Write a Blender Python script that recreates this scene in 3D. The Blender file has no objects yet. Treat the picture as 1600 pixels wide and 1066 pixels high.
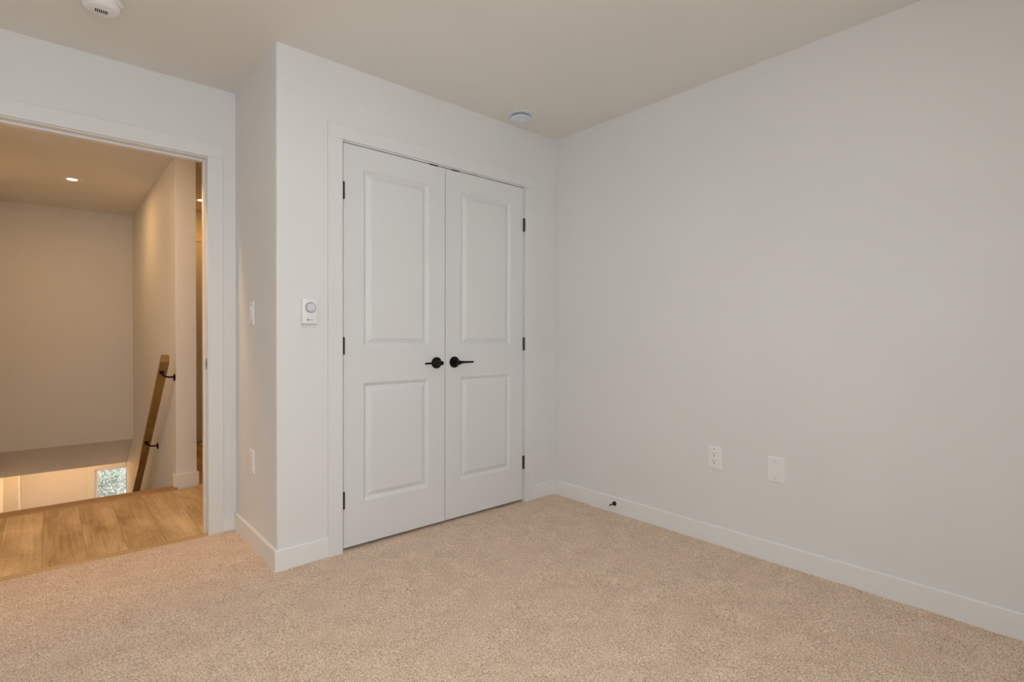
import bpy, bmesh, math, random
import numpy as np
from mathutils import Vector, Matrix
random.seed(7)
PI = math.pi
SC = bpy.context.scene
C = SC.collection

# ------------------------------------------------------------------ camera
F_PX, YAW, PITCH, ROLL = 820.0, 0.7231, -0.0097, 0.0027
CAM = Vector((-2.6305, -2.534, 1.0898))
cd = bpy.data.cameras.new('camera')
cd.sensor_fit = 'HORIZONTAL'; cd.sensor_width = 36.0
cd.lens = F_PX / 1600 * 36.0
cd.clip_start = 0.02; cd.clip_end = 100
cam = bpy.data.objects.new('camera', cd); C.objects.link(cam)
right = Vector((math.cos(YAW), -math.sin(YAW), 0)); fwd = Vector((math.sin(YAW), math.cos(YAW), 0)); up = Vector((0, 0, 1))
f2 = fwd*math.cos(PITCH) + up*math.sin(PITCH); u2 = up*math.cos(PITCH) - fwd*math.sin(PITCH)
r3 = right*math.cos(ROLL) + u2*math.sin(ROLL); u3 = u2*math.cos(ROLL) - right*math.sin(ROLL)
m = Matrix((r3, u3, -f2)).transposed().to_4x4(); m.translation = CAM
cam.matrix_world = m
SC.camera = cam

# ------------------------------------------------------------------ world, daylight, exposure
w = bpy.data.worlds.new('overcast_sky'); SC.world = w; w.use_nodes = True
bg = w.node_tree.nodes['Background']
bg.inputs[0].default_value = (0.96, 0.97, 1.0, 1); bg.inputs[1].default_value = 3.6

def area_light(name, loc, rot, sx, sy, power, col, spread=180):
    l = bpy.data.lights.new(name, 'AREA'); l.shape = 'RECTANGLE'; l.size = sx; l.size_y = sy
    l.energy = power; l.color = col; l.spread = math.radians(spread)
    o = bpy.data.objects.new(name, l); C.objects.link(o); o.location = loc; o.rotation_euler = rot
    return o
# daylight entering by the bedroom window in the rear wall, and by the stair window downstairs
area_light('window_skylight', (-2.6, -2.99, 1.72), (math.radians(50), 0, 0), 1.75, 0.80, 9.6, (0.50, 0.78, 1.0))
area_light('window_ground_light', (-2.6, -2.98, 1.46), (math.radians(118), 0, 0), 1.75, 1.30, 5.7, (1.0, 0.84, 0.66))
area_light('stair_window_daylight', (-1.62, 6.16, -1.3), (math.radians(-90), 0, 0), 0.9, 1.1, 0.6, (0.95, 0.98, 1.0))

SC.view_settings.view_transform = 'Standard'
SC.view_settings.look = 'None'
SC.view_settings.gamma = 1.0
SC.view_settings.use_curve_mapping = False
SC.view_settings.exposure = 0.0
SC.cycles.use_denoising = True
SC.cycles.max_bounces = 12; SC.cycles.diffuse_bounces = 8; SC.cycles.glossy_bounces = 4
SC.cycles.caustics_reflective = False; SC.cycles.caustics_refractive = False
SC.cycles.sample_clamp_indirect = 6

# ------------------------------------------------------------------ materials
def mat(name, col, rough=0.6, metal=0.0, spec=0.4):
    M = bpy.data.materials.new(name); M.use_nodes = True
    b = M.node_tree.nodes['Principled BSDF']
    b.inputs['Base Color'].default_value = (*col, 1); b.inputs['Roughness'].default_value = rough
    b.inputs['Metallic'].default_value = metal; b.inputs['Specular IOR Level'].default_value = spec
    return M
def nodes(M):
    t = M.node_tree
    return t.nodes, t.links, t.nodes['Principled BSDF']
def painted(name, col, rough, bump, scale, tint=0.015):
    M = mat(name, col, rough, 0, 0.3); N, L, b = nodes(M)
    tc = N.new('ShaderNodeTexCoord'); n = N.new('ShaderNodeTexNoise')
    n.inputs['Scale'].default_value = scale; n.inputs['Detail'].default_value = 3
    L.new(tc.outputs['Object'], n.inputs['Vector'])
    bp = N.new('ShaderNodeBump'); bp.inputs['Strength'].default_value = bump; bp.inputs['Distance'].default_value = 0.001
    L.new(n.outputs['Fac'], bp.inputs['Height']); L.new(bp.outputs['Normal'], b.inputs['Normal'])
    n2 = N.new('ShaderNodeTexNoise'); n2.inputs['Scale'].default_value = 1.3
    L.new(tc.outputs['Object'], n2.inputs['Vector'])
    r = N.new('ShaderNodeValToRGB')
    r.color_ramp.elements[0].position = 0.35; r.color_ramp.elements[1].position = 0.65
    r.color_ramp.elements[0].color = (*[c*(1-tint) for c in col], 1); r.color_ramp.elements[1].color = (*[min(1, c*(1+tint)) for c in col], 1)
    L.new(n2.outputs['Fac'], r.inputs['Fac']); L.new(r.outputs['Color'], b.inputs['Base Color'])
    return M
WALL = painted('wall_paint', (0.758, 0.768, 0.768), 0.62, 0.10, 260)
CEIL = painted('ceiling_paint', (0.775, 0.765, 0.72), 0.8, 0.12, 200)
TRIM = painted('trim_paint', (0.81, 0.82, 0.82), 0.34, 0.03, 60)
CASING = painted('casing_paint', (0.765, 0.777, 0.778), 0.38, 0.03, 60)
DOOR = painted('door_paint', (0.738, 0.755, 0.765), 0.42, 0.05, 180)
PLASTIC = mat('white_plastic', (0.84, 0.84, 0.855), 0.35)
VENTP = mat('vent_plastic', (0.72, 0.78, 0.84), 0.35)
DIALP = mat('dial_plastic', (0.70, 0.72, 0.80), 0.3)
DIALG = mat('dial_collar_grey', (0.30, 0.31, 0.34), 0.4)
SCREW = mat('screw_grey', (0.60, 0.60, 0.60), 0.4)
GREYP = mat('grey_print', (0.16, 0.16, 0.18), 0.5)
BLACK = mat('black_metal', (0.012, 0.012, 0.014), 0.34, 0.6)
BRONZE = mat('dark_bronze', (0.035, 0.03, 0.025), 0.4, 0.5)
DARK = mat('dark_slot', (0.03, 0.03, 0.03), 0.7)
STEEL = mat('brushed_steel', (0.30, 0.30, 0.31), 0.35, 1.0)
RUBBER = mat('white_rubber', (0.8, 0.8, 0.78), 0.6)
VINYL = mat('white_vinyl', (0.85, 0.85, 0.85), 0.4)
GROUND = mat('ground_litter', (0.30, 0.30, 0.24), 0.9)

def glass():
    M = bpy.data.materials.new('window_glass'); M.use_nodes = True
    N, L = M.node_tree.nodes, M.node_tree.links; N.clear()
    o = N.new('ShaderNodeOutputMaterial'); mx = N.new('ShaderNodeMixShader'); t = N.new('ShaderNodeBsdfTransparent'); g = N.new('ShaderNodeBsdfGlossy')
    g.inputs['Roughness'].default_value = 0.02; mx.inputs[0].default_value = 0.06
    L.new(t.outputs[0], mx.inputs[1]); L.new(g.outputs[0], mx.inputs[2]); L.new(mx.outputs[0], o.inputs[0])
    return M
GLASS = glass()

def carpet():
    M = mat('cut_pile_carpet', (0.55, 0.42, 0.33), 1.0, 0, 0.05); N, L, b = nodes(M)
    tc = N.new('ShaderNodeTexCoord')
    v = N.new('ShaderNodeTexNoise'); v.inputs['Scale'].default_value = 215; v.inputs['Detail'].default_value = 3; v.inputs['Roughness'].default_value = 0.7
    L.new(tc.outputs['Object'], v.inputs['Vector'])
    r = N.new('ShaderNodeValToRGB'); e = r.color_ramp.elements
    e[0].position = 0.36; e[0].color = (0.30, 0.25, 0.165, 1); e[1].position = 0.63; e[1].color = (0.97, 0.785, 0.635, 1)  # dark end colours in the shade between tufts, along with yarn flecks
    k = e.new(0.47); k.color = (0.70, 0.515, 0.375, 1)
    L.new(v.outputs['Fac'], r.inputs['Fac'])
    p = N.new('ShaderNodeTexNoise'); p.inputs['Scale'].default_value = 9; p.inputs['Detail'].default_value = 3
    L.new(tc.outputs['Object'], p.inputs['Vector'])
    r2 = N.new('ShaderNodeValToRGB'); e = r2.color_ramp.elements
    e[0].position = 0.33; e[0].color = (0.90, 0.88, 0.86, 1); e[1].position = 0.67; e[1].color = (1.0, 1.0, 1.0, 1)  # broad mottle puts the shading of pile direction into the colour
    L.new(p.outputs['Fac'], r2.inputs['Fac'])
    mx = N.new('ShaderNodeMix'); mx.data_type = 'RGBA'; mx.blend_type = 'MULTIPLY'; mx.inputs[0].default_value = 1
    L.new(r.outputs['Color'], mx.inputs[6]); L.new(r2.outputs['Color'], mx.inputs[7]); L.new(mx.outputs[2], b.inputs['Base Color'])
    b.inputs['Sheen Weight'].default_value = 0.15; b.inputs['Sheen Roughness'].default_value = 0.6
    return M
CARPET = carpet()

def oak(name, lo, hi, plank=0.0, long_axis='Y', rough=0.45):
    """Oak: grain stretched along one axis, optional planks across the other."""
    M = mat(name, hi, rough, 0, 0.35); N, L, b = nodes(M)
    tc = N.new('ShaderNodeTexCoord'); sx = N.new('ShaderNodeSeparateXYZ'); L.new(tc.outputs['Object'], sx.inputs[0])
    X, Y = ('X', 'Y') if long_axis == 'Y' else ('Y', 'X')
    def mth(op, a, c=None):
        n = N.new('ShaderNodeMath'); n.operation = op
        for i, q in enumerate((a, c)):
            if q is None: continue
            if isinstance(q, (int, float)): n.inputs[i].default_value = q
            else: L.new(q, n.inputs[i])
        return n.outputs[0]
    across, along = sx.outputs[X], sx.outputs[Y]
    if plank:
        q = mth('DIVIDE', mth('ADD', across, 9.92), plank); row = mth('FLOOR', q); fr = mth('FRACT', q)
        wn = N.new('ShaderNodeTexWhiteNoise'); wn.noise_dimensions = '1D'; L.new(row, wn.inputs['W'])
        shift = mth('MULTIPLY', wn.outputs['Value'], 1.5)
        q2 = mth('DIVIDE', mth('ADD', mth('ADD', along, 20), shift), 4.0); seg = mth('FLOOR', q2); fr2 = mth('FRACT', q2)
        wn2 = N.new('ShaderNodeTexWhiteNoise'); wn2.noise_dimensions = '2D'
        cb0 = N.new('ShaderNodeCombineXYZ'); L.new(row, cb0.inputs[0]); L.new(seg, cb0.inputs[1]); L.new(cb0.outputs[0], wn2.inputs['Vector'])
        rnd = wn2.outputs['Value']
        off = mth('MULTIPLY', rnd, 31.7)
    else:
        off = 3.1; rnd = None
    cb = N.new('ShaderNodeCombineXYZ')
    L.new(mth('ADD', across, off), cb.inputs[0]); L.new(mth('MULTIPLY', along, 0.28), cb.inputs[1]); L.new(mth('MULTIPLY', sx.outputs['Z'], 1.0), cb.inputs[2])
    cb2 = N.new('ShaderNodeCombineXYZ')
    L.new(mth('ADD', across, off), cb2.inputs[0]); L.new(mth('MULTIPLY', along, 0.03), cb2.inputs[1]); L.new(sx.outputs['Z'], cb2.inputs[2])
    n1 = N.new('ShaderNodeTexNoise'); n1.inputs['Scale'].default_value = 8; n1.inputs['Detail'].default_value = 3; n1.inputs['Distortion'].default_value = 0.5
    L.new(cb.outputs[0], n1.inputs['Vector'])
    n2 = N.new('ShaderNodeTexNoise'); n2.inputs['Scale'].default_value = 90; n2.inputs['Detail'].default_value = 4; n2.inputs['Roughness'].default_value = 0.6
    L.new(cb2.outputs[0], n2.inputs['Vector'])
    rings = mth('FRACT', mth('MULTIPLY', n1.outputs['Fac'], 9))
    v = mth('ADD', mth('ADD', mth('MULTIPLY', rings, 0.06), mth('MULTIPLY', n2.outputs['Fac'], 0.35)), mth('MULTIPLY', n1.outputs['Fac'], 0.55))
    if rnd is not None: v = mth('ADD', v, mth('MULTIPLY', mth('SUBTRACT', rnd, 0.5), 0.09))
    r = N.new('ShaderNodeValToRGB'); e = r.color_ramp.elements
    e[0].position = 0.31; e[0].color = (*lo, 1); e[1].position = 0.69; e[1].color = (*hi, 1)
    L.new(v, r.inputs['Fac']); out = r.outputs['Color']
    if plank:
        edge = mth('MINIMUM', mth('MULTIPLY', mth('MINIMUM', fr, mth('SUBTRACT', 1.0, fr)), plank), mth('MULTIPLY', mth('MINIMUM', fr2, mth('SUBTRACT', 1.0, fr2)), 4.0))
        mr = N.new('ShaderNodeMapRange'); mr.inputs['From Min'].default_value = 0.0; mr.inputs['From Max'].default_value = 0.003
        mr.inputs['To Min'].default_value = 0.62; mr.inputs['To Max'].default_value = 1.0; L.new(edge, mr.inputs['Value'])
        mx = N.new('ShaderNodeMix'); mx.data_type = 'RGBA'; mx.blend_type = 'MULTIPLY'; mx.inputs[0].default_value = 1
        L.new(out, mx.inputs[6])
        cc = N.new('ShaderNodeCombineColor')
        for i in range(3): L.new(mr.outputs[0], cc.inputs[i])
        L.new(cc.outputs[0], mx.inputs[7]); out = mx.outputs[2]
    L.new(out, b.inputs['Base Color'])
    return M
PLANKS = oak('oak_planks', (0.40, 0.245, 0.10), (0.88, 0.67, 0.39), plank=0.165)
NOSE = oak('oak_nosing', (0.36, 0.21, 0.09), (0.48, 0.30, 0.14), long_axis='X')
STRIP = oak('oak_strip', (0.50, 0.32, 0.15), (0.66, 0.45, 0.24), long_axis='X')
RAILW = oak('oak_rail', (0.26, 0.145, 0.035), (0.44, 0.27, 0.09))

def emissive(name, col, strength):
    M = mat(name, (0.9, 0.9, 0.9), 0.5); N, L, b = nodes(M)
    b.inputs['Emission Color'].default_value = (*col, 1); b.inputs['Emission Strength'].default_value = strength
    return M
LAMP = emissive('lamp_lens', (1.0, 0.80, 0.52), 9.0)

LAMPB = emissive('bedroom_added_lamp_shade', (1.0, 0.93, 0.83), 1.5)

# ------------------------------------------------------------------ mesh helpers
def bx(bm, x0, x1, y0, y1, z0, z1, bev=0.0, seg=2):
    x0, x1 = sorted((x0, x1)); y0, y1 = sorted((y0, y1)); z0, z1 = sorted((z0, z1))
    r = bmesh.ops.create_cube(bm, size=1.0)
    for v in r['verts']:
        v.co = Vector((x0+(v.co.x+.5)*(x1-x0), y0+(v.co.y+.5)*(y1-y0), z0+(v.co.z+.5)*(z1-z0)))
    if bev:
        ed = list({e for v in r['verts'] for e in v.link_edges})
        bmesh.ops.bevel(bm, geom=ed, offset=bev, segments=seg, profile=0.5, affect='EDGES')
def prism(bm, pts, a0, a1, axis='z'):
    """pts 2D polygon extruded along axis; for axis z pts=(x,y), y -> (x,z), x -> (y,z)."""
    def P(p, a): return {'z': (p[0], p[1], a), 'y': (p[0], a, p[1]), 'x': (a, p[0], p[1])}[axis]
    A = [bm.verts.new(P(p, a0)) for p in pts]; B = [bm.verts.new(P(p, a1)) for p in pts]
    n = len(pts); fs = [bm.faces.new(A), bm.faces.new(B)]
    for i in range(n): fs.append(bm.faces.new((A[i], A[(i+1) % n], B[(i+1) % n], B[i])))
    bmesh.ops.recalc_face_normals(bm, faces=fs)
def lathe(bm, prof, origin, axis, n=40):
    """prof = [(radius, height along axis)], closed on the axis at both ends if radius 0."""
    axis = Vector(axis).normalized(); a = axis.orthogonal().normalized(); b = axis.cross(a); o = Vector(origin)
    rings = []
    for r, h in prof:
        if r < 1e-6: rings.append([bm.verts.new(o+axis*h)])
        else: rings.append([bm.verts.new(o+axis*h+a*(r*math.cos(2*PI*i/n))+b*(r*math.sin(2*PI*i/n))) for i in range(n)])
    fs = []
    for p, q in zip(rings, rings[1:]):
        for i in range(n):
            j = (i+1) % n
            if len(p) == 1 and len(q) == 1: continue
            if len(p) == 1: fs.append(bm.faces.new((p[0], q[i], q[j])))
            elif len(q) == 1: fs.append(bm.faces.new((p[i], p[j], q[0])))
            else: fs.append(bm.faces.new((p[i], p[j], q[j], q[i])))
    for ring in (rings[0], rings[-1]):
        if len(ring) > 1: fs.append(bm.faces.new(ring))
    bmesh.ops.recalc_face_normals(bm, faces=fs)
def tube(bm, pts, rad, n=14, flat=1.0):
    pts = [Vector(p) for p in pts]; rings = []; up = None; fs = []
    for i, p in enumerate(pts):
        d = (pts[min(i+1, len(pts)-1)] - pts[max(i-1, 0)]).normalized()
        if up is None: up = d.orthogonal().normalized() if abs(d.z) > .9 else Vector((0, 0, 1))
        s = d.cross(up).normalized(); u = s.cross(d).normalized(); up = u
        r = rad[i] if isinstance(rad, (list, tuple)) else rad
        rings.append([bm.verts.new(p+s*(r*flat*math.cos(2*PI*k/n))+u*(r*math.sin(2*PI*k/n))) for k in range(n)])
    for p, q in zip(rings, rings[1:]):
        for k in range(n): fs.append(bm.faces.new((p[k], p[(k+1) % n], q[(k+1) % n], q[k])))
    fs += [bm.faces.new(rings[0]), bm.faces.new(rings[-1])]
    bmesh.ops.recalc_face_normals(bm, faces=fs)
def obj(name, bm, material, parent=None, smooth=False):
    me = bpy.data.meshes.new(name); bm.normal_update(); bm.to_mesh(me); bm.free()
    o = bpy.data.objects.new(name, me); C.objects.link(o); me.materials.append(material)
    if smooth:
        me.polygons.foreach_set('use_smooth', [True]*len(me.polygons))
        me.set_sharp_from_angle(angle=math.radians(35))
    if parent:
        o.parent = parent
        o.matrix_parent_inverse = Matrix.Translation(-parent.location) if parent.parent is None else Matrix.Identity(4)
    return o
def B(): return bmesh.new()
def struct(name, bm, material, smooth=False, label=None):
    o = obj(name, bm, material, None, smooth); o['kind'] = 'structure'
    if label: o['label'] = label
    return o
def thing(name, label, cat, loc=(0, 0, 0), group=None, kind=None):
    o = bpy.data.objects.new(name, None); C.objects.link(o); o.location = loc; o.empty_display_size = 0.05
    o['label'] = label; o['category'] = cat
    if group: o['group'] = group
    if kind: o['kind'] = kind
    return o
def ring_arc(cx, cy, r, a0, a1, n):
    return [(cx+r*math.cos(a0+(a1-a0)*i/n), cy+r*math.sin(a0+(a1-a0)*i/n)) for i in range(n+1)]

# ------------------------------------------------------------------ dimensions
H = 2.44                    # bedroom ceiling
HH = 2.362                  # landing ceiling
XR = -1.8425                # face of the closet return
YE = 0.705                  # entry wall face
XL, YB = -3.95, -3.05       # left and rear walls behind the camera
XS = -1.953                 # stair side wall face
YS = 1.852                  # its end facing the bedroom door
BH, BT = 0.095, 0.013       # baseboard

# ------------------------------------------------------------------ bedroom shell
def carpet_floor():
    x0, x1, y0, y1, s = XL, 0.0, YB, 0.712, 0.0042
    xs = np.arange(x0, x1+s, s); ys = np.arange(y0, y1+s*0.5, s); xs[-1] = x1; ys[-1] = y1
    nx, ny = len(xs), len(ys); rg = np.random.default_rng(3)
    X, Y = np.meshgrid(xs, ys)
    X = X + rg.uniform(-.35, .35, X.shape)*s; Y = Y + rg.uniform(-.35, .35, Y.shape)*s
    Z = rg.uniform(-0.0032, 0.0, X.shape)
    # soft footing and vacuum unevenness of the pile
    for k in range(10):
        a = rg.uniform(0, PI); f = rg.uniform(6, 30); Z += 0.0004*np.sin((X*np.cos(a)+Y*np.sin(a))*f+rg.uniform(0, 6))
    Z = np.minimum(Z, 0.002)
    co = np.stack([X, Y, Z], -1).reshape(-1, 3).astype(np.float32)
    i = np.arange(nx*ny).reshape(ny, nx)
    q = np.stack([i[:-1, :-1], i[:-1, 1:], i[1:, 1:], i[1:, :-1]], -1).reshape(-1, 4).astype(np.int32)
    me = bpy.data.meshes.new('floor'); me.vertices.add(len(co)); me.vertices.foreach_set('co', co.ravel())
    me.loops.add(q.size); me.loops.foreach_set('vertex_index', q.ravel())
    me.polygons.add(len(q)); me.polygons.foreach_set('loop_start', np.arange(0, q.size, 4, dtype=np.int32))
    me.update(calc_edges=True); me.validate()
    me.polygons.foreach_set('use_smooth', np.ones(len(q), dtype=bool))
    o = bpy.data.objects.new('floor', me); C.objects.link(o); me.materials.append(CARPET); o['kind'] = 'structure'
carpet_floor()

b = B(); bx(b, XL-.12, .12, YB-.12, YE+.06, H, H+.12); struct('ceiling', b, CEIL)
b = B(); bx(b, 0, .12, YB-.12, 3.9, -.3, H+.1); struct('wall_right', b, WALL)
b = B()   # closet wall with its return: rounded outside corner, opening for the pair of doors
rc = .009
L_ = [(XR, YE), (XR, rc)] + ring_arc(XR+rc, rc, rc, PI, 1.5*PI, 6)[1:] + [(-1.534, 0), (-1.534, .1), (XR+.1, .1), (XR+.1, YE)]
prism(b, L_, -.05, H+.02, 'z')
bx(b, -.284, .0, 0, .1, -.05, H+.02); bx(b, -1.534, -.284, 0, .1, 2.075, H+.02)
struct('wall_closet', b, WALL, smooth=True)
b = B()   # entry wall
OX0, OX1, OZ = -2.84, -1.984, 2.052
bx(b, XL-.12, OX0-.012, YE, YE+.115, -.05, H+.02); bx(b, OX1+.012, .05, YE, YE+.115, -.05, H+.02); bx(b, OX0-.012, OX1+.012, YE, YE+.115, OZ+.012, H+.02)
struct('wall_entry', b, WALL)
b = B(); bx(b, XL-.12, XL, YB-.12, YE+.02, -.05, H+.02); struct('wall_left', b, WALL)
b = B()   # rear wall with a window
WX0, WX1, WZ0, WZ1 = -3.55, -1.65, .77, 2.15
bx(b, XL, WX0, YB-.12, YB, -.05, H+.02); bx(b, WX1, 0, YB-.12, YB, -.05, H+.02)
bx(b, WX0, WX1, YB-.12, YB, -.05, WZ0); bx(b, WX0, WX1, YB-.12, YB, WZ1, H+.02)
struct('wall_rear', b, WALL)

def window(name, x0, x1, z0, z1, y, depth, sash=True, fw=.045):
    r = bpy.data.objects.new(name, None); C.objects.link(r); r.location = ((x0+x1)/2, y, z0); r['kind'] = 'structure'
    b = B()
    ya, yb = y-depth/2, y+depth/2
    bx(b, x0, x0+fw, ya, yb, z0, z1, .003); bx(b, x1-fw, x1, ya, yb, z0, z1, .003)
    bx(b, x0+fw, x1-fw, ya, yb, z1-fw, z1, .003); bx(b, x0+fw, x1-fw, ya, yb, z0, z0+fw, .003)
    if sash:
        xm = (x0+x1)/2; bx(b, xm-.03, xm+.03, ya, yb, z0+fw, z1-fw, .003)
    obj('window_frame', b, VINYL, r)
    b = B(); bx(b, x0+fw-.004, x1-fw+.004, y-.003, y+.003, z0+fw-.004, z1-fw+.004); obj('pane', b, GLASS, r)
    return r
window('window_1', WX0, WX1, WZ0, WZ1, YB-.08, .06)

# baseboards: flat board with an eased top edge
def base_run(bm, p, q, n, h=BH, t=BT):
    """board from p to q (xy) with outward normal n"""
    p, q, n = Vector((*p, 0)), Vector((*q, 0)), Vector((*n, 0))
    prof = [(0, -.02), (t, -.02), (t, h-.004), (t-.004, h), (0, h)]
    A = [bm.verts.new(p+n*a+Vector((0, 0, z))) for a, z in prof]; Bv = [bm.verts.new(q+n*a+Vector((0, 0, z))) for a, z in prof]
    fs = [bm.faces.new(A), bm.faces.new(Bv)]
    for i in range(5): fs.append(bm.faces.new((A[i], A[(i+1) % 5], Bv[(i+1) % 5], Bv[i])))
    bmesh.ops.recalc_face_normals(bm, faces=fs)
b = B(); base_run(b, (0, 0), (0, YB), (-1, 0)); struct('baseboard_right', b, TRIM)
b = B(); base_run(b, (XR-BT, 0), (-1.604, 0), (0, -1)); base_run(b, (-.204, 0), (0, 0), (0, -1)); base_run(b, (XR, 0), (XR, YE), (-1, 0))
struct('baseboard_closet', b, TRIM)
b = B(); base_run(b, (-1.909, YE), (XR, YE), (0, -1)); base_run(b, (XL, YE), (OX0-.08, YE), (0, -1)); struct('baseboard_entry', b, TRIM)
b = B(); base_run(b, (XL, YB), (XL, YE), (1, 0)); struct('baseboard_left', b, TRIM)
b = B(); base_run(b, (XL, YB), (0, YB), (0, 1)); struct('baseboard_rear', b, TRIM)

# casing and jambs round the closet opening
CT = .015
b = B()
bx(b, -1.605, -1.531, -CT, 0, -.01, 2.0665, .0015, 1); bx(b, -.285, -.205, -CT, 0, -.01, 2.0665, .0015, 1)
bx(b, -1.605, -.205, -CT, 0, 2.067, 2.138, .0015, 1)
struct('trim_1', b, CASING)
b = B()
bx(b, -1.5345, -1.5255, 0.0, .1, -.02, 2.075); bx(b, -.2925, -.2835, 0.0, .1, -.02, 2.075); bx(b, -1.5255, -.2925, 0.0, .1, 2.061, 2.0752)
bx(b, -1.5255, -.2925, .040, .052, 2.048, 2.061)
struct('trim_2', b, CASING)
# casing, jamb and stop of the bedroom doorway
b = B()
bx(b, OX1+.001, -1.909, YE-CT, YE, -.01, OZ+.0045, .0015, 1); bx(b, OX0-.08, OX0-.004, YE-CT, YE, -.01, OZ+.0045, .0015, 1)
bx(b, OX0-.08, -1.909, YE-CT, YE, OZ+.005, 2.133, .0015, 1)
bx(b, OX1+.001, -1.909, YE+.115, YE+.13, -.01, OZ+.005); bx(b, OX0-.08, OX0-.004, YE+.115, YE+.13, -.01, OZ+.005); bx(b, OX0-.08, -1.909, YE+.115, YE+.13, OZ+.005, 2.133)
struct('trim_3', b, CASING)
jr = bpy.data.objects.new('trim_4', None); C.objects.link(jr); jr.location = (OX1, YE, 0); jr['kind'] = 'structure'
b = B()
bx(b, OX1, OX1+.0125, YE, YE+.1148, -.02, OZ+.0125); bx(b, OX0-.0125, OX0, YE, YE+.1148, -.02, OZ+.0125); bx(b, OX0, OX1, YE, YE+.1148, OZ, OZ+.0125)
obj('jamb', b, CASING, jr)
b = B()
bx(b, OX1-.009, OX1, YE+.042, YE+.078, -.02, OZ, .0015, 1); bx(b, OX0, OX0+.011, YE+.042, YE+.078, -.02, OZ, .0015, 1); bx(b, OX0+.011, OX1-.011, YE+.042, YE+.078, OZ-.011, OZ, .0015, 1)
obj('door_stop_strip', b, CASING, jr)
b = B()
bx(b, OX1-.0015, OX1+.001, YE+.006, YE+.034, .903, .96, .0007, 1)
sp = obj('strike_plate', b, STEEL, jr); sp['label'] = 'steel strike plate'
b = B(); bx(b, OX1-.0018, OX1, YE+.013, YE+.027, .918, .944); obj('latch_hole', b, DARK, sp)

# ------------------------------------------------------------------ closet doors
def door_leaf(bm, w, h, panels, t=.035):
    """two-panel moulded leaf, x 0..w, front at y=0 facing -y, bottom z=0"""
    px0, px1 = panels[0][0], panels[0][1]
    xs = [0, px0, px1, w]; zs = [0] + [z for p in sorted(panels, key=lambda p: p[2]) for z in (p[2], p[3])] + [h]
    for y, sgn in ((0, 1), (t, -1)):
        V = {(i, j): bm.verts.new((x, y, z)) for i, x in enumerate(xs) for j, z in enumerate(zs)}
        for i in range(3):
            for j in range(5):
                c = [V[i, j], V[i+1, j], V[i+1, j+1], V[i, j+1]]
                if i == 1 and j in (1, 3):
                    prev = c; x0, x1, z0, z1 = xs[1], xs[2], zs[j], zs[j+1]
                    for ins, d in ((.002, .0010), (.017, .0145), (.020, .0150), (.044, .0020), (.046, .0015)):
                        r = [bm.verts.new(p) for p in ((x0+ins, y+sgn*d, z0+ins), (x1-ins, y+sgn*d, z0+ins), (x1-ins, y+sgn*d, z1-ins), (x0+ins, y+sgn*d, z1-ins))]
                        for k in range(4): bm.faces.new((prev[k], prev[(k+1) % 4], r[(k+1) % 4], r[k]))
                        prev = r
                    bm.faces.new(prev)
                else: bm.faces.new(c)
        if y == 0: F0 = V
        else: F1 = V
    for i in range(3):
        for j in (0, 5): bm.faces.new((F0[i, j], F0[i+1, j], F1[i+1, j], F1[i, j]))
    for j in range(5):
        for i in (0, 3): bm.faces.new((F0[i, j], F0[i, j+1], F1[i, j+1], F1[i, j]))
    bmesh.ops.recalc_face_normals(bm, faces=bm.faces[:])
def shift(bm, x, y, z):
    bmesh.ops.translate(bm, verts=bm.verts[:], vec=(x, y, z))

PAN = [(.1075, .5025, .216, .830), (.1075, .5025, 1.014, 1.928)]
DW, DZ, DH = .610, .016, 2.040
def lever(parent, x, z, y, s):
    """round rosette with a straight lever pointing along s*x"""
    b = B(); lathe(b, [(0, 0), (.033, 0), (.033, .005), (.0315, .008), (.027, .0095), (0, .0095)], (x, y, z), (0, -1, 0), 48)
    hd = obj('handle', b, BLACK, parent, True)
    b = B(); lathe(b, [(0, .009), (.0135, .009), (.0125, .02), (.011, .036), (.0125, .045), (.0125, .058), (.011, .061), (0, .061)], (x, y, z), (0, -1, 0), 28)
    obj('spindle', b, BLACK, hd, True)
    b = B()
    pts = [(x+s*d, y-.053+.004*(d/.11)**2, z+.0015-.001*d/.1) for d in (0.0, .02, .04, .06, .08, .1, .105)]
    tube(b, pts, [.0085, .0078, .0066, .006, .0056, .0054, .0042], 16, .75)
    obj('lever', b, BLACK, hd, True)
def hinge(parent, x, z, s):
    b = B()
    for k in range(5): lathe(b, [(0, 0), (.0062, 0), (.0062, .0160), (0, .0160)], (x, -.0045, z-.042+k*.0168), (0, 0, 1), 16)
    lathe(b, [(0, 0), (.005, .0), (.0045, .003), (0, .004)], (x, -.0045, z+.042), (0, 0, 1), 12)
    bx(b, x-.0015, x+s*.004, -.002, .03, z-.042, z+.042)
    return obj('hinge', b, BRONZE, parent, True)
for num, x0, hx, s, lab in ((1, -1.5220, -1.5232, -1, 'left leaf of the white two panel closet doors'), (2, -.9075, -.2955, 1, 'right leaf of the white two panel closet doors')):
    d = thing('door_%d' % num, lab, 'door', (x0+DW/2, .001, DZ), kind='structure')
    b = B(); door_leaf(b, DW, DH, PAN); shift(b, x0, .001, DZ); obj('leaf', b, DOOR, d)
    for z in (.258, 1.037, 1.815): hinge(d, hx, z, s*-1)
    lx = -.9695 if num == 1 else -.8455
    lever(d, lx, .935, .001, -1 if num == 1 else 1)
    cx = -.988 if num == 1 else -.840
    b = B(); bx(b, cx-.027, cx+.027, -.0015, .03, 2.0545, 2.0605); obj('ball_catch', b, BRONZE, d)

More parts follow.
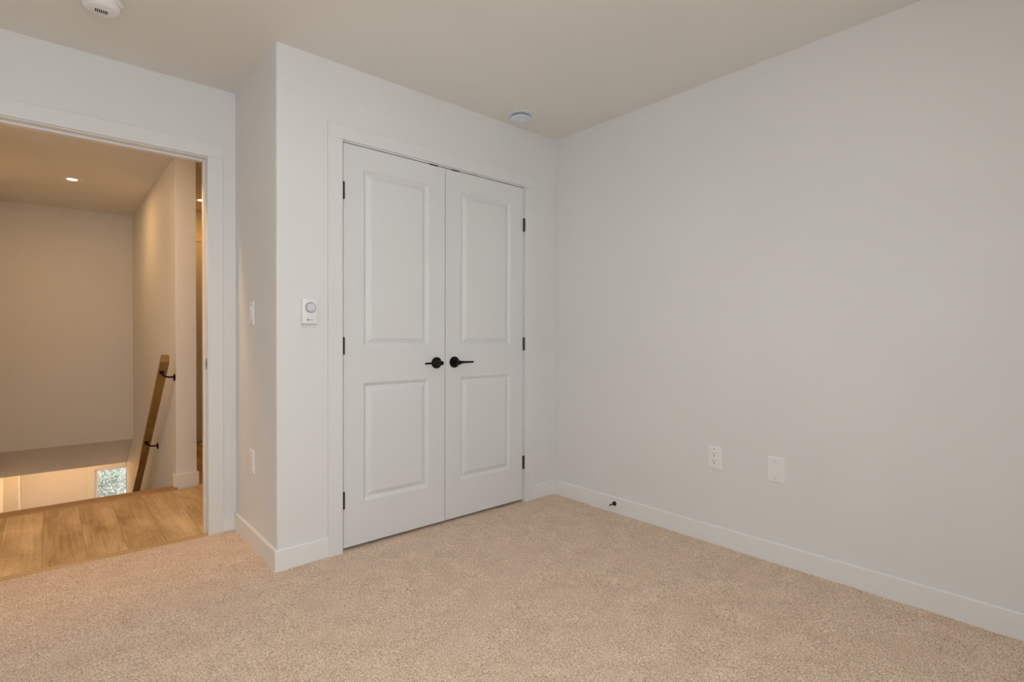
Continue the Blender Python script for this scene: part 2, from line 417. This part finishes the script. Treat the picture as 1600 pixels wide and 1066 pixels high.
# ------------------------------------------------------------------ landing, stairwell and lower entry
b = B(); bx(b, -4.3, .0, YE+.002, 1.81, -.2, -.003); bx(b, -1.826, .0, 1.81, 3.7, -.2, -.003); struct('floor_landing', b, PLANKS)
b = B(); prism(b, [(YE-.012, -.01), (YE-.012, .001), (YE+.004, .0045), (YE+.024, .0045), (YE+.036, -.003), (YE+.036, -.01)], OX0, OX1, 'x'); struct('trim_5', b, STRIP)
b = B(); prism(b, [(1.79, -.01), (1.79, -.002), (1.80, .006), (1.90, .006), (1.918, .0), (1.922, -.012), (1.915, -.03), (1.89, -.03), (1.89, -.19), (1.81, -.19)], -3.02, XS, 'x'); struct('trim_6', b, NOSE)
b = B(); bx(b, -4.4, .05, YE+.06, 4.5, HH, HH+.2); struct('ceiling_landing', b, CEIL)
b = B()   # stair side wall with a rounded end facing the bedroom
R_ = [(XS, 5.09), (XS, YS+.007)] + ring_arc(XS+.007, YS+.007, .007, PI, 1.5*PI, 4)[1:] + [(-1.826, YS), (-1.826, 5.09)]
prism(b, R_, -2.8, HH+.02, 'z'); struct('wall_stair', b, WALL, smooth=True)
b = B(); bx(b, -4.4, -3.02, 1.92, 6.3, -2.8, HH+.02); struct('wall_stair_left', b, WALL)
b = B(); bx(b, -4.4, -4.3, YE, 1.95, -.2, HH+.02); struct('wall_landing_left', b, WALL)
b = B(); prism(b, [(4.40, HH+.02), (4.40, -.03), (5.02, -.395), (5.2, -.395), (5.2, HH+.02)], -3.05, XS, 'x'); struct('wall_stair_far', b, WALL)
b = B(); bx(b, -1.81, .0, 3.6, 3.72, -.2, HH+.02); struct('wall_hall_end', b, WALL)
b = B(); base_run(b, (XS-BT, YS), (-1.826+BT, YS), (0, -1)); base_run(b, (-1.826, YS), (-1.826, 3.6), (1, 0)); base_run(b, (XS, YS), (XS, YS+.06), (-1, 0))
struct('baseboard_stair', b, TRIM)
b = B(); base_run(b, (-1.8, 3.6), (-1.60, 3.6), (0, -1)); base_run(b, (-.72, 3.6), (0, 3.6), (0, -1)); struct('baseboard_hall_end', b, TRIM)
# hall door at the end of the landing
d = thing('door_3', 'white panel door glimpsed past the stair wall end', 'door', (-1.14, 3.59, 0), kind='structure')
b = B(); door_leaf(b, .76, 2.02, [(.11, .65, .22, .83), (.11, .65, 1.02, 1.91)]); shift(b, -1.525, 3.563, .012); obj('leaf', b, DOOR, d)
b = B(); bx(b, -1.60, -1.53, 3.585, 3.6, 0, 2.045); bx(b, -.76, -.69, 3.585, 3.6, 0, 2.045); bx(b, -1.60, -.69, 3.585, 3.6, 2.045, 2.12); obj('door_casing', b, TRIM, d)
# stairs going down under the sloped ceiling
b = B()
for k in range(1, 14):
    y = 1.89+.25*(k-1); bx(b, -3.02, XS, y, y+.275, -.193*k-.025, -.193*k); bx(b, -3.02, XS, y+.245, y+.26, -.193*(k+1), -.193*k-.025)
struct('stairs', b, NOSE)
# lower entry
b = B(); bx(b, -4.4, .0, 5.0, 6.3, -2.9, -2.70); struct('floor_entry', b, PLANKS)
b = B(); bx(b, -4.4, .0, 5.05, 6.35, -.30, -.2); struct('ceiling_entry', b, CEIL)
LX0, LX1, LZ0, LZ1, LY = -2.19, -1.2, -1.95, -.672, 6.2
b = B()
bx(b, -4.4, LX0, LY, LY+.15, -2.8, -.2); bx(b, LX1, .0, LY, LY+.15, -2.8, -.2); bx(b, LX0, LX1, LY, LY+.15, -2.8, LZ0); bx(b, LX0, LX1, LY, LY+.15, LZ1, -.2)
struct('wall_entry_front', b, WALL)
b = B(); bx(b, -3.2, -2.893, 5.55, LY, -2.8, -.2); struct('wall_entry_left', b, WALL)
b = B(); bx(b, -.9, -.8, 5.0, LY, -2.8, -.2); struct('wall_entry_right', b, WALL)
b = B(); bx(b, XS, -.8, 5.04, 5.09, -2.8, -.2); struct('wall_entry_rear', b, WALL)
window('window_2', LX0, LX1, LZ0, LZ1, LY+.06, .06, sash=False, fw=.035)
b = B()
bx(b, LX0-.075, LX0, LY-.015, LY, LZ0-.08, LZ1, .0015, 1); bx(b, LX1, LX1+.075, LY-.015, LY, LZ0-.08, LZ1, .0015, 1); bx(b, LX0-.075, LX1+.075, LY-.015, LY, LZ1, LZ1+.075, .0015, 1)
struct('trim_7', b, TRIM)

# handrail on the stair side wall
RA = math.atan(.778)
def under(y): return .845+.778*(1.86-y)
hr = thing('handrail', 'wooden handrail on black brackets descending along the stair wall', 'handrail', (-2.027, 1.786, 0))
b = B()
prof = []   # section across the rail: (x, t) with t perpendicular to the underside
hw, th, rr = .0265, .040, .012
prof = [(-hw, 0), (hw, 0)] + ring_arc(hw-rr, th-rr, rr, 0, PI/2, 5) + ring_arc(-hw+rr, th-rr, rr, PI/2, PI, 5)
ends = []
for ye in (1.786, 5.03):
    vs = []
    for px, pt in prof: vs.append(b.verts.new((-2.027+px, ye, under(ye)+pt/math.cos(RA))))
    ends.append(vs)
n = len(prof); fs = [b.faces.new(ends[0]), b.faces.new(ends[1])]
for i in range(n): fs.append(b.faces.new((ends[0][i], ends[0][(i+1) % n], ends[1][(i+1) % n], ends[1][i])))
bmesh.ops.recalc_face_normals(b, faces=fs)
obj('rail', b, RAILW, hr, True)
for y in (1.885, 2.68, 3.5, 4.3):
    z = under(y); xr = -2.034
    b = B(); lathe(b, [(0, 0), (.020, .0), (.026, .002), (.026, .006), (.020, .010), (0, .010)], (XS, y, z-.040), (-1, 0, 0), 24)
    br = obj('bracket', b, BLACK, hr, True)
    b = B()
    tube(b, [(XS-.006, y, z-.035), (XS-.03, y, z-.037), (XS-.05, y, z-.034), (XS-.066, y, z-.026), (XS-.077, y, z-.014), (xr, y, z-.001)], .0062, 12)
    obj('bracket_arm', b, BLACK, br, True)
    b = B(); bx(b, -.013, .013, -.016, .016, -.007, 0.0, .001, 1)
    bmesh.ops.rotate(b, verts=b.verts[:], cent=(0, 0, 0), matrix=Matrix.Rotation(-RA, 3, 'X')); shift(b, xr, y, z)
    obj('bracket_saddle', b, BLACK, br)

# ------------------------------------------------------------------ ceiling fittings
def downlight(loc, label, power, col=(1.0, .56, .22)):
    t = thing('recessed_light', label, 'ceiling light', loc, 'recessed lights in the landing ceiling')
    b = B(); lathe(b, [(.050, .0), (.064, 0), (.066, .002), (.064, .005), (.054, .007), (.050, .004)], loc, (0, 0, -1), 40); obj('trim_ring', b, PLASTIC, t, True)
    b = B(); lathe(b, [(0, 0), (.051, 0), (.051, .003), (0, .006)], loc, (0, 0, -1), 32); obj('lens', b, LAMP, t, True)
    l = bpy.data.lights.new('downlight_bulb', 'AREA'); l.shape = 'DISK'; l.size = .095; l.energy = power; l.color = col
    o = bpy.data.objects.new('downlight_bulb', l); C.objects.link(o); o.location = Vector(loc)-Vector((0, 0, .009))
downlight((-2.482, 3.07, HH), 'glowing recessed light in the landing ceiling above the stairs', 5.2)
downlight((-1.545, 3.12, HH), 'glowing recessed light sliver at the right edge of the doorway', 3, (1.0, .42, .08))
downlight((-2.68, .95, HH), 'unseen recessed light added in the landing ceiling just outside the bedroom door', 12.5)  # added lamp hidden by the door head, brightens stub wall and planks
# unseen flush lamp added to the bedroom ceiling for light from above
bl = (-2.3, -1.75, H)
t = thing('ceiling_lamp', 'unseen flush white ceiling lamp added to light the bedroom from above', 'ceiling light', bl)
b = B(); lathe(b, [(0, 0), (.17, 0), (.175, .01), (.17, .03), (.15, .035), (0, .035)], bl, (0, 0, -1), 48); obj('lamp_base', b, PLASTIC, t, True)
b = B(); lathe(b, [(0, .03), (.15, .03), (.148, .05), (.13, .06), (0, .064)], bl, (0, 0, -1), 48); obj('lamp_shade', b, LAMPB, t, True)
l = bpy.data.lights.new('bedroom_added_bulb', 'AREA'); l.shape = 'DISK'; l.size = .28; l.energy = 8.5; l.color = (1.0, .93, .83)
o = bpy.data.objects.new('bedroom_added_bulb', l); C.objects.link(o); o.location = Vector(bl)-Vector((0, 0, .068))
# lower entry lamp
t = thing('ceiling_lamp', 'flush ceiling lamp of the lower entry below the stairs', 'ceiling light', (-2.45, 5.42, -.30))
b = B(); lathe(b, [(0, 0), (.13, 0), (.135, .02), (.12, .03), (0, .03)], (-2.45, 5.42, -.30), (0, 0, -1), 32); obj('lamp_base', b, PLASTIC, t, True)
b = B(); lathe(b, [(0, .03), (.12, .03), (.11, .06), (.07, .085), (0, .095)], (-2.45, 5.42, -.30), (0, 0, -1), 32); obj('lamp_shade', b, LAMP, t, True)
l = bpy.data.lights.new('entry_bulb', 'POINT'); l.energy = 9.5; l.color = (1.0, .46, .12); l.shadow_soft_size = .1
o = bpy.data.objects.new('entry_bulb', l); C.objects.link(o); o.location = (-2.45, 5.42, -.5)

# round air diffuser
vl = (-.462, -.150, H)
t = thing('air_diffuser', 'round white ceiling air diffuser above the closet doors', 'vent', vl)
b = B(); lathe(b, [(.063, 0), (.078, 0), (.080, .002), (.077, .005), (.067, .007), (.063, .006)], vl, (0, 0, -1), 56); obj('flange', b, VENTP, t, True)
b = B(); lathe(b, [(0, 0), (.0635, 0), (.0635, .002), (0, .002)], vl, (0, 0, -1), 40); obj('throat_shade', b, DARK, t, True)  # flat dark disc standing in for the shade inside the diffuser
b = B(); lathe(b, [(.043, .018), (.056, .017), (.058, .020), (.056, .025), (.049, .028), (.043, .024)], vl, (0, 0, -1), 56); obj('ring', b, VENTP, t, True)
b = B(); lathe(b, [(0, .002), (.010, .002), (.010, .022), (.035, .023), (.0365, .026), (.034, .030), (.02, .032), (0, .033)], vl, (0, 0, -1), 48); obj('centre_disc', b, VENTP, t, True)

# smoke detector
sl = (-2.466, .164, H)
t = thing('smoke_detector', 'white round smoke detector on the ceiling near the doorway', 'smoke detector', sl)
b = B(); lathe(b, [(0, 0), (.071, 0), (.072, .003), (.070, .010), (.067, .012), (0, .012)], sl, (0, 0, -1), 56); obj('mounting_base', b, PLASTIC, t, True)
b = B(); lathe(b, [(0, .012), (.062, .012), (.062, .0145), (.064, .015), (.064, .020), (.062, .029), (.056, .038), (.046, .0425), (0, .044)], sl, (0, 0, -1), 56); cv = obj('cover', b, PLASTIC, t, True)
b = B()
for k in range(-3, 4):
    bx(b, sl[0]+.006*k-.0017, sl[0]+.006*k+.0017, sl[1]-.012, sl[1]+.012, H-.0448, H-.042)
obj('sounder_grille', b, DARK, cv)
b = B(); lathe(b, [(0, .04), (.008, .04), (.008, .0455), (0, .046)], (sl[0]+.025, sl[1]-.022, H), (0, 0, -1), 20); obj('test_button', b, PLASTIC, cv, True)

# ------------------------------------------------------------------ wall fittings
def orient(bm, normal, at):
    """local frame: face towards +y'=-normal... built facing -y; turn to the wall it hangs on"""
    a = {(0, -1): 0, (-1, 0): -PI/2, (1, 0): PI/2}[normal]
    bmesh.ops.rotate(bm, verts=bm.verts[:], cent=(0, 0, 0), matrix=Matrix.Rotation(a, 3, 'Z')); shift(bm, *at)
def plate_bm(w=.078, h=.121, t=.0065, e=.007):
    b = B(); V = []
    for x, z, y in ((w/2, h/2, 0), (w/2, h/2, -.002), (w/2-e, h/2-e, -t)):
        V.append([b.verts.new(p) for p in ((-x, y, -z), (x, y, -z), (x, y, z), (-x, y, z))])
    for p, q in zip(V, V[1:]):
        for k in range(4): b.faces.new((p[k], p[(k+1) % 4], q[(k+1) % 4], q[k]))
    b.faces.new(V[-1]); b.faces.new(V[0]); bmesh.ops.recalc_face_normals(b, faces=b.faces[:])
    return b
def screw(parent, normal, at, z):
    b = B(); lathe(b, [(0, -.001), (.0038, -.001), (.0038, .0008), (.0025, .0016), (0, .0018)], (0, -.0065, z), (0, -1, 0), 16); bx(b, -.003, .003, -.0086, -.0078, z-.0004, z+.0004)
    orient(b, normal, at); obj('screw', b, SCREW, parent, True)
def outlet(label, normal, at):
    t = thing('wall_outlet', label, 'outlet', at, 'decorator wall outlets of the bedroom')
    b = plate_bm(); orient(b, normal, at); obj('cover_plate', b, PLASTIC, t)
    b = B(); bx(b, -.0165, .0165, -.0085, -.006, -.0335, .0335, .0012, 1); orient(b, normal, at); r = obj('receptacle', b, PLASTIC, t)
    for s in (-1, 1):
        zc = s*.0185
        b = B(); bx(b, -.0072, -.0050, -.0088, -.0084, zc+.001, zc+.009); orient(b, normal, at); obj('slot', b, DARK, r)
        b = B(); bx(b, .0050, .0072, -.0088, -.0084, zc+.002, zc+.009); orient(b, normal, at); obj('slot', b, DARK, r)
        b = B(); lathe(b, [(0, 0), (.0030, 0), (.0030, .0004), (0, .0004)], (0, -.0084, zc-.0065), (0, -1, 0), 14); orient(b, normal, at); obj('ground_hole', b, DARK, r)
    for z in (-.0475, .0475): screw(t, normal, at, z)
outlet('white outlet on the right wall, left of the blank plate', (-1, 0), (0, -1.172, .450))
outlet('white outlet low on the closet return near the doorway', (-1, 0), (XR, .388, .437))
t = thing('blank_plate', 'white blank cover plate on the right wall, right of the outlet', 'cover plate', (0, -1.482, .446))
b = plate_bm(.081, .127); orient(b, (-1, 0), (0, -1.482, .446)); obj('cover_plate', b, PLASTIC, t)
for z in (-.041, .041): screw(t, (-1, 0), (0, -1.482, .446), z)
at = (XR, .390, 1.203)
t = thing('light_switch', 'white rocker light switch on the closet return above the outlet', 'light switch', at)
b = plate_bm(); orient(b, (-1, 0), at); obj('cover_plate', b, PLASTIC, t)
b = B(); prism(b, [(-.006, -.033), (-.0075, -.033), (-.0078, 0), (-.0115, .033), (-.006, .033)], -.0165, .0165, 'x'); orient(b, (-1, 0), at); obj('rocker', b, PLASTIC, t)
for z in (-.0475, .0475): screw(t, (-1, 0), at, z)

# thermostat
at = (-1.6975, 0, 1.2045)
t = thing('thermostat', 'white wall thermostat with a round dial left of the closet doors', 'thermostat', at)
b = B(); bx(b, -.036, .036, -.024, -.002, -.060, .060, .003, 2); bx(b, -.034, .034, -.004, 0, -.057, .057); shift(b, *at); obj('body', b, PLASTIC, t, True)
b = B(); lathe(b, [(0, .023), (.0235, .023), (.0235, .0245), (.021, .025), (.0205, .0335), (.0195, .0355), (0, .036)], (.003, 0, .018), (0, -1, 0), 40)
shift(b, *at); dl = obj('dial', b, DIALP, t, True); dl['label'] = 'round pale grey dial'
b = B(); lathe(b, [(.0215, .0238), (.0255, .0238), (.0255, .0256), (.0215, .0258)], (.003, 0, .018), (0, -1, 0), 40); shift(b, *at); obj('dial_collar', b, DIALG, dl, True)
b = B()
for k in range(9):
    a = PI*(1.25-k*1.5/8*1.0)
    lathe(b, [(0, 0), (.0011, 0), (.0011, .0004), (0, .0004)], (.003+.0155*math.cos(a), -.0357, .018+.0155*math.sin(a)), (0, -1, 0), 8)
bx(b, .0020, .0040, -.0364, -.0358, .002, .010); shift(b, *at); obj('dial_marks', b, GREYP, dl)
b = B(); lathe(b, [(0, 0), (.0045, 0), (.0045, .0004), (0, .0004)], (-.010, -.024, -.041), (0, -1, 0), 16)
for k in range(6): bx(b, -.003+k*.003, -.0009+k*.003, -.0244, -.024, -.0425+(.0004 if k % 2 else 0), -.0395)
shift(b, *at); obj('maker_mark', b, GREYP, t)

# door stop screwed to the right baseboard
dz, dy = .055, -.530
t = thing('door_stop', 'black rod door stop with white tip on the right baseboard', 'door stop', (-BT, dy, dz))
b = B(); lathe(b, [(0, 0), (.0145, 0), (.0145, .002), (.010, .008), (.0055, .012), (0, .012)], (-BT, dy, dz), (-1, 0, 0), 28); obj('mounting_base', b, BLACK, t, True)
b = B(); tube(b, [(-BT-.008, dy, dz), (-BT-.062, dy, dz)], .0042, 14); obj('rod', b, BLACK, t, True)
b = B(); lathe(b, [(0, 0), (.0066, 0), (.0072, .004), (.0066, .011), (.004, .013), (0, .0135)], (-BT-.060, dy, dz), (-1, 0, 0), 20)
tp = obj('tip', b, RUBBER, t, True); tp['label'] = 'white rubber tip'

# ------------------------------------------------------------------ outside the stair window
def leafmat(name, col):
    return mat(name, col, 0.6)
LEAF = leafmat('shrub_leaf', (0.37, 0.395, 0.32)); BARK = mat('pale_bark', (0.85, 0.83, 0.82), .8)
b = B(); bx(b, -6, 4, 6.4, 14, -3.2, -2.95); struct('ground', b, GROUND)
def shrub(x, y, label, seed):
    rg = random.Random(seed)
    t = thing('shrub', label, 'shrub', (x, y, -2.95), 'shrubs outside the lower window')
    b = B(); tips = []
    for k in range(9):
        a = rg.uniform(0, 2*PI); r = rg.uniform(.2, .7); h = rg.uniform(1.6, 3.1)
        p = [(x, y, -2.96), (x+.3*r*math.cos(a), y+.3*r*math.sin(a), -2.95+h*.4), (x+r*math.cos(a), y+r*math.sin(a), -2.95+h)]
        tube(b, p, [.03, .018, .006], 6); tips.append(p)
        for j in range(10):
            u = rg.uniform(.25, 1); q = Vector(p[1]).lerp(Vector(p[2]), u); aa = rg.uniform(0, 2*PI); l = rg.uniform(.2, .5)
            e = q+Vector((l*math.cos(aa), l*math.sin(aa), rg.uniform(-.1, .25))); tube(b, [q, e], [.006, .002], 5); tips.append([q, q, e])
    obj('branches', b, BARK, t)
    b = B()
    for p in tips:
        for j in range(34):
            u = rg.random(); q = Vector(p[1]).lerp(Vector(p[2]), u)+Vector([rg.gauss(0, .07) for _ in range(3)])
            d = Vector([rg.gauss(0, 1) for _ in range(3)]).normalized(); s = d.orthogonal().normalized(); l, w_ = rg.uniform(.04, .08), rg.uniform(.012, .025)
            vs = [b.verts.new(q), b.verts.new(q+d*l*.5+s*w_), b.verts.new(q+d*l), b.verts.new(q+d*l*.5-s*w_)]
            b.faces.new(vs)
    obj('foliage', b, LEAF, t)
shrub(-1.95, 7.9, 'leafy pale green shrub seen through the lower stair window', 1)
shrub(-1.0, 8.6, 'shrub behind the nearer one outside the lower stair window', 2)
shrub(-1.6, 9.6, 'farthest shrub outside the lower stair window', 3)
